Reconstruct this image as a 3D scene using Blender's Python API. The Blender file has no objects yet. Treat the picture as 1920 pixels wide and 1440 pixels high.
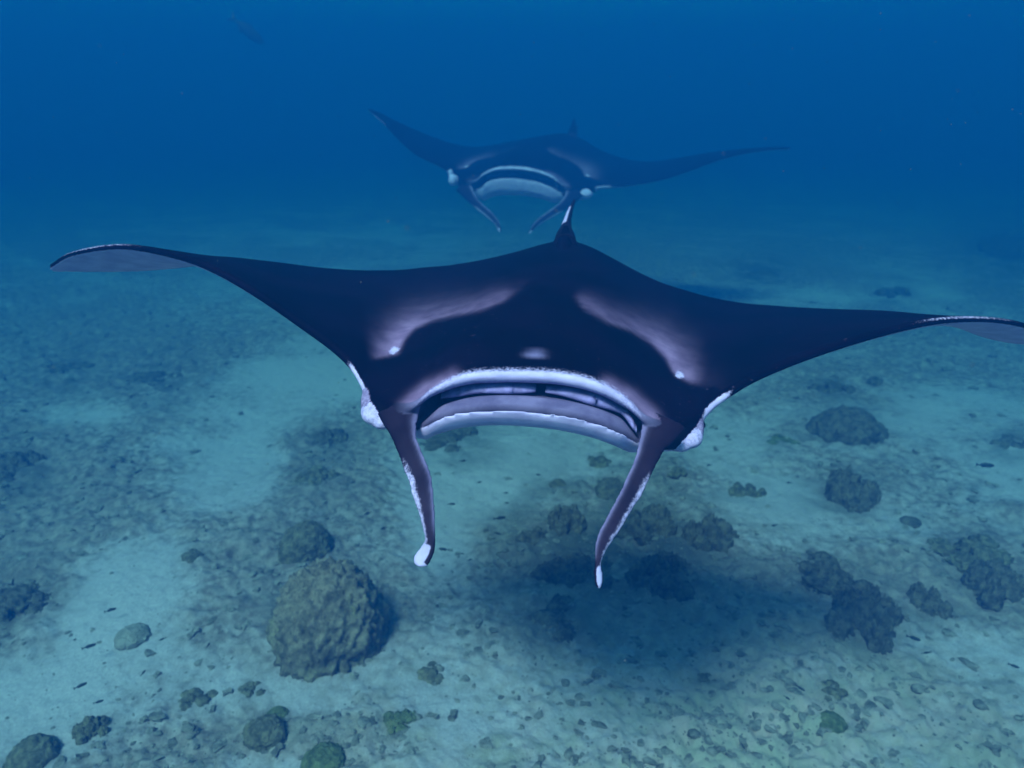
import bpy, bmesh, math, random
import numpy as np
from mathutils import Vector, Matrix, Euler
from mathutils.bvhtree import BVHTree

rnd = random.Random(7)
S = bpy.context.scene
COL = S.collection

# ------------------------------------------------------------------ camera
CAM_H = 3.0                      # metres above the seabed
PITCH = math.radians(20.8)
F = 1371.0                       # focal length in pixels of the 1920 x 1440 picture
cam_d = bpy.data.cameras.new('camera')
cam_d.sensor_width = 36.0
cam_d.lens = F / 1920.0 * 36.0
cam_d.clip_start = 0.05
cam_d.clip_end = 400.0
cam_d.dof.use_dof = True
cam_d.dof.focus_distance = 1.9
cam_d.dof.aperture_fstop = 3.0
cam = bpy.data.objects.new('camera', cam_d)
cam.location = (0, 0, CAM_H)
cam.rotation_euler = (math.pi / 2 - PITCH, 0, 0)
COL.objects.link(cam)
S.camera = cam

# ------------------------------------------------------------------ light
TRAVEL = Vector((0.31, 0.64, -1.0)).normalized()      # the way the sunlight travels
SUNPOS = -TRAVEL
world = bpy.data.worlds.new('World')
S.world = world
world.use_nodes = True
wn = world.node_tree
sky = wn.nodes.new('ShaderNodeTexSky')
sky.sky_type = 'NISHITA'
sky.sun_disc = False
sky.sun_elevation = math.asin(SUNPOS.z)
sky.sun_rotation = math.atan2(SUNPOS.x, SUNPOS.y)
bg = wn.nodes['Background']
bg.inputs['Strength'].default_value = 0.15
wn.links.new(sky.outputs[0], bg.inputs['Color'])

sun_d = bpy.data.lights.new('sun', 'SUN')
sun_d.energy = 5.0
sun_d.angle = math.radians(13.0)                        # spread by the rippled surface
sun_d.color = (1.0, 0.66, 0.92)
sun = bpy.data.objects.new('sun', sun_d)
sun.rotation_euler = TRAVEL.to_track_quat('-Z', 'Y').to_euler()
sun.location = (-6, -5, 12)
COL.objects.link(sun)

S.view_settings.view_transform = 'Standard'
S.view_settings.look = 'None'
S.view_settings.exposure = 1.9
S.view_settings.gamma = 1.0
S.view_settings.use_curve_mapping = False
S.cycles.use_denoising = True
S.cycles.volume_bounces = 2
S.cycles.max_bounces = 8
S.cycles.diffuse_bounces = 3
S.cycles.sample_clamp_indirect = 4.0

# ------------------------------------------------------------------ small helpers
CP, SP = math.cos(PITCH), math.sin(PITCH)


def pt(px, py, d):
    """numpy world point at picture position px,py and distance d along the view axis"""
    px = np.asarray(px, float); py = np.asarray(py, float); d = np.asarray(d, float)
    x = (px - 960) / F * d
    yc = (720 - py) / F * d
    return np.stack([x, d * CP + yc * SP, CAM_H - d * SP + yc * CP], -1)


def project(P):
    x, y, z = P[..., 0], P[..., 1], P[..., 2] - CAM_H
    d = y * CP - z * SP
    yc = y * SP + z * CP
    dd = np.maximum(d, 0.05)
    return 960 + F * x / dd, 720 - F * yc / dd, d


def floor_pt(px, py):
    a = PITCH + math.atan((py - 720) / F)
    # ray direction in world
    dx = (px - 960) / F
    dyc = (720 - py) / F
    v = Vector((dx, CP + dyc * SP, -SP + dyc * CP))
    t = CAM_H / -v.z
    return v.x * t, v.y * t, t          # t is distance along the view axis


def sstep(a, b, x):
    t = np.clip((x - a) / (b - a), 0, 1)
    return t * t * (3 - 2 * t)


def _h(ix, iy, iz, seed):
    n = (ix * 374761393 + iy * 668265263 + iz * 2147483647 + seed * 974711) & 0xFFFFFFFF
    n = ((n ^ (n >> 13)) * 1274126177) & 0xFFFFFFFF
    n = ((n ^ (n >> 16)) * 2246822519) & 0xFFFFFFFF
    return ((n ^ (n >> 15)) & 0xFFFF) / 65535.0


def vnoise(P, seed=0):
    """value noise -1..1 at points (n,3)"""
    Pi = np.floor(P).astype(np.int64)
    f = P - Pi
    f = f * f * f * (f * (f * 6 - 15) + 10)
    x, y, z = Pi[:, 0], Pi[:, 1], Pi[:, 2]
    r = 0
    for dx in (0, 1):
        wx = f[:, 0] if dx else 1 - f[:, 0]
        for dy in (0, 1):
            wy = f[:, 1] if dy else 1 - f[:, 1]
            for dz in (0, 1):
                wz = f[:, 2] if dz else 1 - f[:, 2]
                r = r + wx * wy * wz * _h(x + dx, y + dy, z + dz, seed)
    return r * 2 - 1


def fbm(P, octaves=4, seed=0, gain=0.5):
    P = np.array(P, float)
    out = np.zeros(len(P)); a = 1.0; tot = 0
    for k in range(octaves):
        out += a * vnoise(P + 17.3 * k, seed + k)
        tot += a
        a *= gain
        P = P * 2.03
    return out / tot


def mesh_from(name, V, Fc, smooth=True):
    me = bpy.data.meshes.new(name)
    me.from_pydata([tuple(v) for v in V], [], [tuple(f) for f in Fc])
    if smooth:
        me.polygons.foreach_set('use_smooth', [True] * len(me.polygons))
    me.update()
    return me


def link(name, me, parent=None, mat=None):
    o = bpy.data.objects.new(name, me)
    COL.objects.link(o)
    if parent is not None:
        o.parent = parent
    if mat is not None and me is not None:
        if len(me.materials) == 0:
            me.materials.append(mat)
    return o


def tag(o, label=None, cat=None, group=None, kind=None):
    if label: o['label'] = label
    if cat: o['category'] = cat
    if group: o['group'] = group
    if kind: o['kind'] = kind
    return o


# ------------------------------------------------------------------ materials
def new_mat(name):
    m = bpy.data.materials.new(name)
    m.use_nodes = True
    nt = m.node_tree
    b = nt.nodes['Principled BSDF']
    return m, nt, b


def N(nt, t, **kw):
    n = nt.nodes.new(t)
    for k, v in kw.items():
        setattr(n, k, v)
    return n


def noise(nt, scale, detail=4, rough=0.55, dist=0.0, coord='Object'):
    tc = N(nt, 'ShaderNodeTexCoord')
    n = N(nt, 'ShaderNodeTexNoise')
    n.inputs['Scale'].default_value = scale
    n.inputs['Detail'].default_value = detail
    n.inputs['Roughness'].default_value = rough
    n.inputs['Distortion'].default_value = dist
    nt.links.new(tc.outputs[coord], n.inputs['Vector'])
    return n.outputs['Fac']


def math_n(nt, op, a, b=None, c=None, clamp=False):
    n = N(nt, 'ShaderNodeMath', operation=op)
    n.use_clamp = clamp
    for k, v in enumerate((a, b, c)):
        if v is None: continue
        if isinstance(v, (int, float)): n.inputs[k].default_value = v
        else: nt.links.new(v, n.inputs[k])
    return n.outputs[0]


def mapr(nt, v, a, b, c=0.0, d=1.0, smooth=True):
    n = N(nt, 'ShaderNodeMapRange')
    n.interpolation_type = 'SMOOTHSTEP' if smooth else 'LINEAR'
    n.inputs['From Min'].default_value = a; n.inputs['From Max'].default_value = b
    n.inputs['To Min'].default_value = c; n.inputs['To Max'].default_value = d
    nt.links.new(v, n.inputs['Value'])
    return n.outputs[0]


def mixc(nt, fac, a, b):
    n = N(nt, 'ShaderNodeMix', data_type='RGBA')
    if isinstance(fac, (int, float)): n.inputs[0].default_value = fac
    else: nt.links.new(fac, n.inputs[0])
    for k, v in ((6, a), (7, b)):
        if isinstance(v, (tuple, list)): n.inputs[k].default_value = (*v[:3], 1)
        else: nt.links.new(v, n.inputs[k])
    return n.outputs[2]


def bump(nt, b, height, strength, dist):
    n = N(nt, 'ShaderNodeBump')
    n.inputs['Strength'].default_value = strength
    n.inputs['Distance'].default_value = dist
    nt.links.new(height, n.inputs['Height'])
    nt.links.new(n.outputs[0], b.inputs['Normal'])


def vcol(nt, name):
    a = N(nt, 'ShaderNodeVertexColor', layer_name=name)
    s = N(nt, 'ShaderNodeSeparateColor')
    nt.links.new(a.outputs['Color'], s.inputs[0])
    return s.outputs


def seabed_material():
    m, nt, b = new_mat('seabed_sand')
    at = vcol(nt, 'ground')                      # R = bare sand, G = brown algae turf, B = warm tint
    n1 = noise(nt, 3.2, 6, 0.62)
    n2 = noise(nt, 14.0, 6, 0.65)
    n3 = noise(nt, 60.0, 4, 0.6)
    sand = mixc(nt, mapr(nt, n3, 0.3, 0.7), (0.37, 0.315, 0.335), (0.47, 0.405, 0.43))
    turf = mixc(nt, mapr(nt, n2, 0.32, 0.66), (0.155, 0.115, 0.112), (0.31, 0.245, 0.225))
    ruddy = mixc(nt, mapr(nt, n1, 0.35, 0.65), (0.34, 0.30, 0.235), (0.45, 0.33, 0.30))
    turf2 = mixc(nt, at[2], turf, ruddy)
    s = math_n(nt, 'ADD', at[0], math_n(nt, 'MULTIPLY', math_n(nt, 'SUBTRACT', n2, 0.5), 1.1))
    s = math_n(nt, 'ADD', s, math_n(nt, 'MULTIPLY', math_n(nt, 'SUBTRACT', n1, 0.5), 0.9))
    c = mixc(nt, mapr(nt, s, 0.15, 0.95), turf2, sand)
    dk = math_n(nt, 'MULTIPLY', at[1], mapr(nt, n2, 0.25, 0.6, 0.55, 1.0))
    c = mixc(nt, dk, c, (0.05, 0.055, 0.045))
    nt.links.new(c, b.inputs['Base Color'])
    b.inputs['Roughness'].default_value = 0.95
    b.inputs['Specular IOR Level'].default_value = 0.1
    bump(nt, b, n2, 0.6, 0.03)
    return m


def coral_material(name, dark, light, spot, scale=9.0, bs=0.7):
    m, nt, b = new_mat(name)
    n1 = noise(nt, scale * 0.4, 5, 0.6)
    n2 = noise(nt, scale * 1.8, 6, 0.7)
    n3 = noise(nt, scale * 6, 3, 0.6)
    c = mixc(nt, mapr(nt, n2, 0.32, 0.68), dark, light)
    c = mixc(nt, math_n(nt, 'MULTIPLY', mapr(nt, n1, 0.5, 0.72), mapr(nt, n3, 0.4, 0.65)), c, spot)
    nt.links.new(c, b.inputs['Base Color'])
    b.inputs['Roughness'].default_value = 0.95
    b.inputs['Specular IOR Level'].default_value = 0.1
    bump(nt, b, n2, bs, 0.02)
    return m


def skin_material():
    m, nt, b = new_mat('manta_skin')
    at = vcol(nt, 'pattern')                     # R = white skin, G = pale shoulder patch, B = mouth lining
    nf = noise(nt, 130.0, 3, 0.7)
    nm = noise(nt, 16.0, 4, 0.55)
    nl = noise(nt, 4.0, 3, 0.5)
    black = mixc(nt, mapr(nt, nl, 0.3, 0.7), (0.0010, 0.0004, 0.0030), (0.0038, 0.0008, 0.0060))
    patch = mixc(nt, mapr(nt, nm, 0.25, 0.75), (0.195, 0.108, 0.205), (0.28, 0.165, 0.29))
    fleck = math_n(nt, 'MULTIPLY', mapr(nt, noise(nt, 55.0, 2, 0.8, 0.6), 0.66, 0.76), mapr(nt, noise(nt, 2.6, 3, 0.6), 0.45, 0.7, 0.03, 0.30))
    g = math_n(nt, 'MAXIMUM', math_n(nt, 'MULTIPLY', at[1], mapr(nt, nm, 0.1, 0.7, 0.75, 1.0), clamp=True), fleck)
    c = mixc(nt, g, black, patch)
    lining = mixc(nt, mapr(nt, nm, 0.3, 0.7), (0.26, 0.20, 0.40), (0.42, 0.33, 0.60))
    c = mixc(nt, at[2], c, lining)
    amp = math_n(nt, 'MULTIPLY', math_n(nt, 'MULTIPLY', at[0], math_n(nt, 'SUBTRACT', 1.0, at[0])), 4.4)
    w = math_n(nt, 'ADD', at[0], math_n(nt, 'MULTIPLY', math_n(nt, 'SUBTRACT', nf, 0.5), amp))
    white = mixc(nt, mapr(nt, nm, 0.3, 0.7), (0.46, 0.37, 0.62), (0.60, 0.48, 0.75))
    c = mixc(nt, mapr(nt, w, 0.20, 0.80), c, white)
    nt.links.new(c, b.inputs['Base Color'])
    b.inputs['Roughness'].default_value = 0.6
    b.inputs['Specular IOR Level'].default_value = 0.015
    bump(nt, b, nf, 0.15, 0.002)
    return m


def plain(name, col, rough=0.6, spec=0.3, var=0.25, scale=20):
    m, nt, b = new_mat(name)
    n = noise(nt, scale, 4)
    c = mixc(nt, mapr(nt, n, 0.3, 0.7), tuple(v * (1 - var) for v in col), tuple(min(1, v * (1 + var)) for v in col))
    nt.links.new(c, b.inputs['Base Color'])
    b.inputs['Roughness'].default_value = rough
    b.inputs['Specular IOR Level'].default_value = spec
    return m


M_BED = seabed_material()
M_BOULDER = coral_material('boulder_coral', (0.080, 0.062, 0.048), (0.28, 0.215, 0.16), (0.30, 0.25, 0.13), 8.0, 1.0)
M_BROWN = coral_material('brown_coral', (0.060, 0.050, 0.035), (0.20, 0.165, 0.11), (0.26, 0.22, 0.12), 12.0)
M_DARK = coral_material('dark_coral', (0.045, 0.038, 0.032), (0.165, 0.135, 0.105), (0.22, 0.18, 0.12), 10.0)
M_GREEN = coral_material('olive_coral', (0.060, 0.064, 0.030), (0.18, 0.18, 0.085), (0.22, 0.17, 0.10), 11.0)
M_ROCK = coral_material('pale_rock', (0.17, 0.145, 0.125), (0.34, 0.29, 0.26), (0.24, 0.20, 0.17), 9.0)
M_RUBBLE = coral_material('rubble', (0.10, 0.085, 0.075), (0.28, 0.235, 0.21), (0.36, 0.31, 0.28), 9.0)
M_SKIN = skin_material()
M_GILL = plain('gill_skin', (0.24, 0.19, 0.40), 0.6, 0.1, 0.3, 30)
M_EYE = plain('eye_black', (0.008, 0.008, 0.010), 0.15, 0.5)
M_FISH = plain('fish_skin', (0.030, 0.032, 0.034), 0.5, 0.3)

# ------------------------------------------------------------------ the water the whole scene stands in
hb = bmesh.new()
bmesh.ops.create_cube(hb, size=1.0)
hme = bpy.data.meshes.new('haze')
hb.to_mesh(hme); hb.free()
haze = link('haze', hme)
haze.scale = (150, 150, 9.7)
haze.location = (0, 0, 3.75)
tag(haze, 'blue sea water around both rays', kind='stuff')
hm = bpy.data.materials.new('sea_water')
hm.use_nodes = True
hn = hm.node_tree
hn.nodes.clear()
ho = hn.nodes.new('ShaderNodeOutputMaterial')
pv = hn.nodes.new('ShaderNodeVolumePrincipled')


def water(sig_s, sig_t, D):
    col, ab = [], []
    for s, t in zip(sig_s, sig_t):
        c = s / D
        k = (t - s) / (D * (1 - c))
        k = min(max(k, 0), 1)
        col.append(c); ab.append((1 - k) ** 2)
    pv.inputs['Density'].default_value = D
    pv.inputs['Color'].default_value = (*col, 1)
    pv.inputs['Absorption Color'].default_value = (*ab, 1)


water((0.0003, 0.0112, 0.0380), (0.197, 0.110, 0.138), 0.30)
hn.links.new(pv.outputs[0], ho.inputs['Volume'])
hme.materials.append(hm)

# ------------------------------------------------------------------ seabed
SANDY = [(50, 1330, 160, 85, 1.3), (190, 1150, 120, 70, 1.25), (270, 1080, 120, 70, 1.15), (400, 960, 90, 80, .6), (470, 860, 100, 80, .9), (540, 720, 130, 100, .9),
         (150, 790, 130, 45, .8), (850, 900, 90, 160, .7), (950, 850, 200, 90, .6), (640, 700, 80, 80, .5), (1010, 900, 140, 70, .5),
         (1390, 830, 170, 80, .6), (1700, 1250, 260, 80, .35), (1060, 1380, 180, 50, .3), (1790, 760, 200, 110, .7), (520, 1430, 100, 35, .7),
         (1430, 960, 160, 70, .5), (1700, 1010, 120, 60, .5), (560, 1310, 90, 60, .6), (850, 1310, 120, 120, .35), (1900, 900, 120, 80, .5),
         (800, 1010, 90, 60, .7), (1600, 560, 250, 35, .5), (640, 440, 260, 40, .3), (400, 560, 260, 40, .3), (400, 1270, 120, 50, .3)]
TURFY = [(330, 1385, 260, 60, .8), (400, 1150, 150, 90, .7), (130, 960, 230, 80, .9), (20, 1130, 100, 120, 1.0), (600, 890, 100, 100, .9),
         (1150, 1090, 260, 150, .9), (1600, 1090, 240, 80, .8), (1860, 1090, 120, 100, .8), (280, 660, 260, 60, .6), (1380, 1350, 220, 60, .6),
         (700, 1390, 150, 60, .3), (80, 620, 200, 50, .6), (1650, 700, 160, 70, .4), (30, 860, 90, 70, .9), (640, 800, 90, 40, .6),
         (1880, 460, 110, 45, .9), (1400, 480, 200, 45, .4), (450, 1000, 160, 60, .4), (1240, 880, 120, 60, .3), (1900, 660, 120, 60, .4)]


def bed_mask(P):
    px, py, d = project(np.column_stack([P[:, 0], P[:, 1], np.zeros(len(P))]))
    v = np.zeros(len(P))
    front = d > 0.6
    for x, y, rx, ry, a in SANDY:
        v += a * np.exp(-((px - x) / rx) ** 2 - ((py - y) / ry) ** 2) * front
    for x, y, rx, ry, a in TURFY:
        v -= a * np.exp(-((px - x) / rx) ** 2 - ((py - y) / ry) ** 2) * front
    q = np.column_stack([P[:, 0] * 0.8 - P[:, 1] * 0.35, P[:, 0] * 0.5 + P[:, 1] * 1.1, np.zeros(len(P))])
    v += 0.85 * fbm(q * 1.3, 5, 11)
    warm = np.exp(-((px - 1350) / 700) ** 2 - ((py - 1400) / 190) ** 2) * front
    dark = np.zeros(len(P))
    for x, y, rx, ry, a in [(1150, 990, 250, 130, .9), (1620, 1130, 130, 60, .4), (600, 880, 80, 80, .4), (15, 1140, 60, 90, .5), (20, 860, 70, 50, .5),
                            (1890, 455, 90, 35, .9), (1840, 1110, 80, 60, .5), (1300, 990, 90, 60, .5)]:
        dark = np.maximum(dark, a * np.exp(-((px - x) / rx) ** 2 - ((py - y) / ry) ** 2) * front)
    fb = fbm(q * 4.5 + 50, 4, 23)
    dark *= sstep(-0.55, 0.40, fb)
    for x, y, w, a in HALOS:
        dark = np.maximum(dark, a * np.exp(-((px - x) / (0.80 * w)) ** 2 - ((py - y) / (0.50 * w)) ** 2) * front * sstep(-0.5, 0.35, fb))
    return np.clip(0.37 + 0.58 * v, 0, 1), dark, np.clip(warm, 0, 1)


def bed_height(P, sand=None):
    if sand is None:
        sand = bed_mask(P)[0]
    Q = np.column_stack([P[:, 0], P[:, 1], np.zeros(len(P))])
    h = 0.10 * fbm(Q * 0.45, 3, 3)
    lump = fbm(Q * 4.2, 3, 5)
    fine = fbm(Q * 15.0, 3, 9)
    rough = 1 - sstep(0.3, 0.75, sand)
    h += rough * (0.055 * np.maximum(lump, -0.25) + 0.030 * fine + 0.02) + (1 - rough) * 0.010 * fine
    return h


def build_seabed():
    fr = np.radians(np.linspace(-52, 52, 900))
    bk = np.radians(np.linspace(52, 308, 110))[1:-1]
    th = np.concatenate([fr, bk])
    rr = np.concatenate([np.geomspace(0.25, 2.2, 40)[:-1], np.geomspace(2.2, 13, 470)[:-1], np.geomspace(13, 72, 110)])
    nt_, nr = len(th), len(rr)
    R, T = np.meshgrid(rr, th, indexing='ij')
    P = np.column_stack([(R * np.sin(T)).ravel(), (R * np.cos(T)).ravel(), np.zeros(R.size)])
    sand, dark, warm = bed_mask(P)
    P[:, 2] = bed_height(P, sand) * (1 - sstep(25, 50, R.ravel()))
    V = np.vstack([P, [[0, 0, 0.0]]])
    i, j = np.meshgrid(np.arange(nr - 1), np.arange(nt_), indexing='ij')
    j2 = (j + 1) % nt_
    quads = np.stack([i * nt_ + j, (i + 1) * nt_ + j, (i + 1) * nt_ + j2, i * nt_ + j2], -1).reshape(-1, 4)
    quads = quads[:, ::-1]
    jj = np.arange(nt_)
    tris = np.stack([np.full(nt_, len(V) - 1), (jj + 1) % nt_, jj], -1)[:, ::-1]
    me = bpy.data.meshes.new('seabed')
    me.vertices.add(len(V)); me.vertices.foreach_set('co', V.ravel())
    loops = np.concatenate([quads.ravel(), tris.ravel()])
    me.loops.add(len(loops)); me.loops.foreach_set('vertex_index', loops.astype(np.int32))
    starts = np.concatenate([np.arange(len(quads)) * 4, len(quads) * 4 + np.arange(len(tris)) * 3])
    me.polygons.add(len(starts)); me.polygons.foreach_set('loop_start', starts.astype(np.int32))
    me.polygons.foreach_set('use_smooth', np.ones(len(starts), bool))
    me.update(calc_edges=True)
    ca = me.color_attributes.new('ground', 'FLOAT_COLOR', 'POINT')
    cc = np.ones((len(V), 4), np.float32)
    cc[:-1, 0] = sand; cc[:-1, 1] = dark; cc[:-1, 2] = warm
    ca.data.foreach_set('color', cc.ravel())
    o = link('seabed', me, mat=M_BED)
    tag(o, 'sandy seabed with rubble and turf patches', kind='structure')
    return o


HALOS = []


def ground_z(x, y):
    return float(bed_height(np.array([[x, y, 0.0]]))[0])


# ------------------------------------------------------------------ coral heads, each a thing of its own
_ico = {}


def ico(level):
    if level not in _ico:
        bm = bmesh.new()
        bmesh.ops.create_icosphere(bm, subdivisions=level, radius=1.0)
        V = np.array([v.co[:] for v in bm.verts]); Fc = [[v.index for v in f.verts] for f in bm.faces]
        bm.free()
        _ico[level] = (V, Fc)
    return _ico[level]


def blob(V, style, seed, off):
    d = (0.10 if style == 'massive' else 0.20) * fbm(V * 1.2 + off, 3, seed)
    if style == 'massive':
        b1 = np.abs(fbm(V * 3.0 + off, 3, seed + 1))
        b2 = fbm(V * 9.0 + off, 3, seed + 2, 0.6)
        b3 = fbm(V * 26.0 + off, 2, seed + 5, 0.6)
        d += 0.13 * b1 - 0.05 + 0.10 * b2 + 0.055 * b3
        if len(V) > 20000:
            d += 0.022 * fbm(V * 48.0 + off, 2, seed + 8, 0.6) - 0.06 * sstep(0.25, 0.5, fbm(V * 6.0 - off, 2, seed + 9))
    elif style == 'bushy':
        b1 = np.abs(fbm(V * 2.6 + off, 2, seed + 1))
        b2 = fbm(V * 7.0 + off, 3, seed + 2, 0.7)
        d += 0.40 * b1 - 0.15 + 0.34 * np.maximum(b2, -0.35)
    else:
        b1 = 1 - np.abs(fbm(V * 2.2 + off, 2, seed + 1)) * 2.2
        b2 = fbm(V * 6.0 + off, 3, seed + 2, 0.6)
        d += 0.30 * b1 - 0.15 + 0.18 * b2
    return V * (1 + d)[:, None]


def coral_mesh(name, r, hr, style, seed, level):
    """r radius in metres, hr height / radius; low and bushy kinds are colonies of several lobes"""
    rs = np.random.RandomState(seed)
    VV, FF, off = [], [], 0
    if style == 'massive':
        lobes = [(0, 0, 1.0, 1.0, level)]
        if level < 6:
            for _ in range(3):
                a = rs.uniform(0, 6.28)
                lobes.append((0.62 * math.cos(a), 0.62 * math.sin(a), rs.uniform(.35, .6), rs.uniform(.5, .8), level - 1))
    else:
        k = 9 if style == 'lobed' else 15
        lobes = []
        for i in range(k):
            a = rs.uniform(0, 6.28); q = 0.80 * math.sqrt((i + 0.3) / k)
            sz = rs.uniform(.26, .50) * (1.15 - 0.5 * q)
            lobes.append((q * math.cos(a) * 1.1, q * math.sin(a) * 0.9, sz, rs.uniform(.75, 1.3) * (1.0 - 0.45 * q) * (1 if style == 'lobed' else 1.25), 3 if level < 5 else 4))
    for i, (x, y, sz, hh, lv) in enumerate(lobes):
        V0, Fc = ico(max(2, lv))
        if lv == 6:                                   # the big boulder: a blunter dome
            V0 = V0 / (np.abs(V0) ** 2.3).sum(1, keepdims=True) ** (1 / 2.3) * 0.97
        V = blob(V0, style, seed + i, rs.uniform(-9, 9, 3))
        low = V[:, 2] < 0
        V[low, 2] *= 0.35
        W = np.empty_like(V)
        W[:, 0] = (V[:, 0] * sz + x) * r; W[:, 1] = (V[:, 1] * sz + y) * r; W[:, 2] = V[:, 2] * r * hr * hh * (1 if style == 'massive' else max(sz, .45) * 2.1)
        VV.append(W); FF += [[v + off for v in f] for f in Fc]; off += len(W)
    return mesh_from(name, np.vstack(VV), FF)


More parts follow.
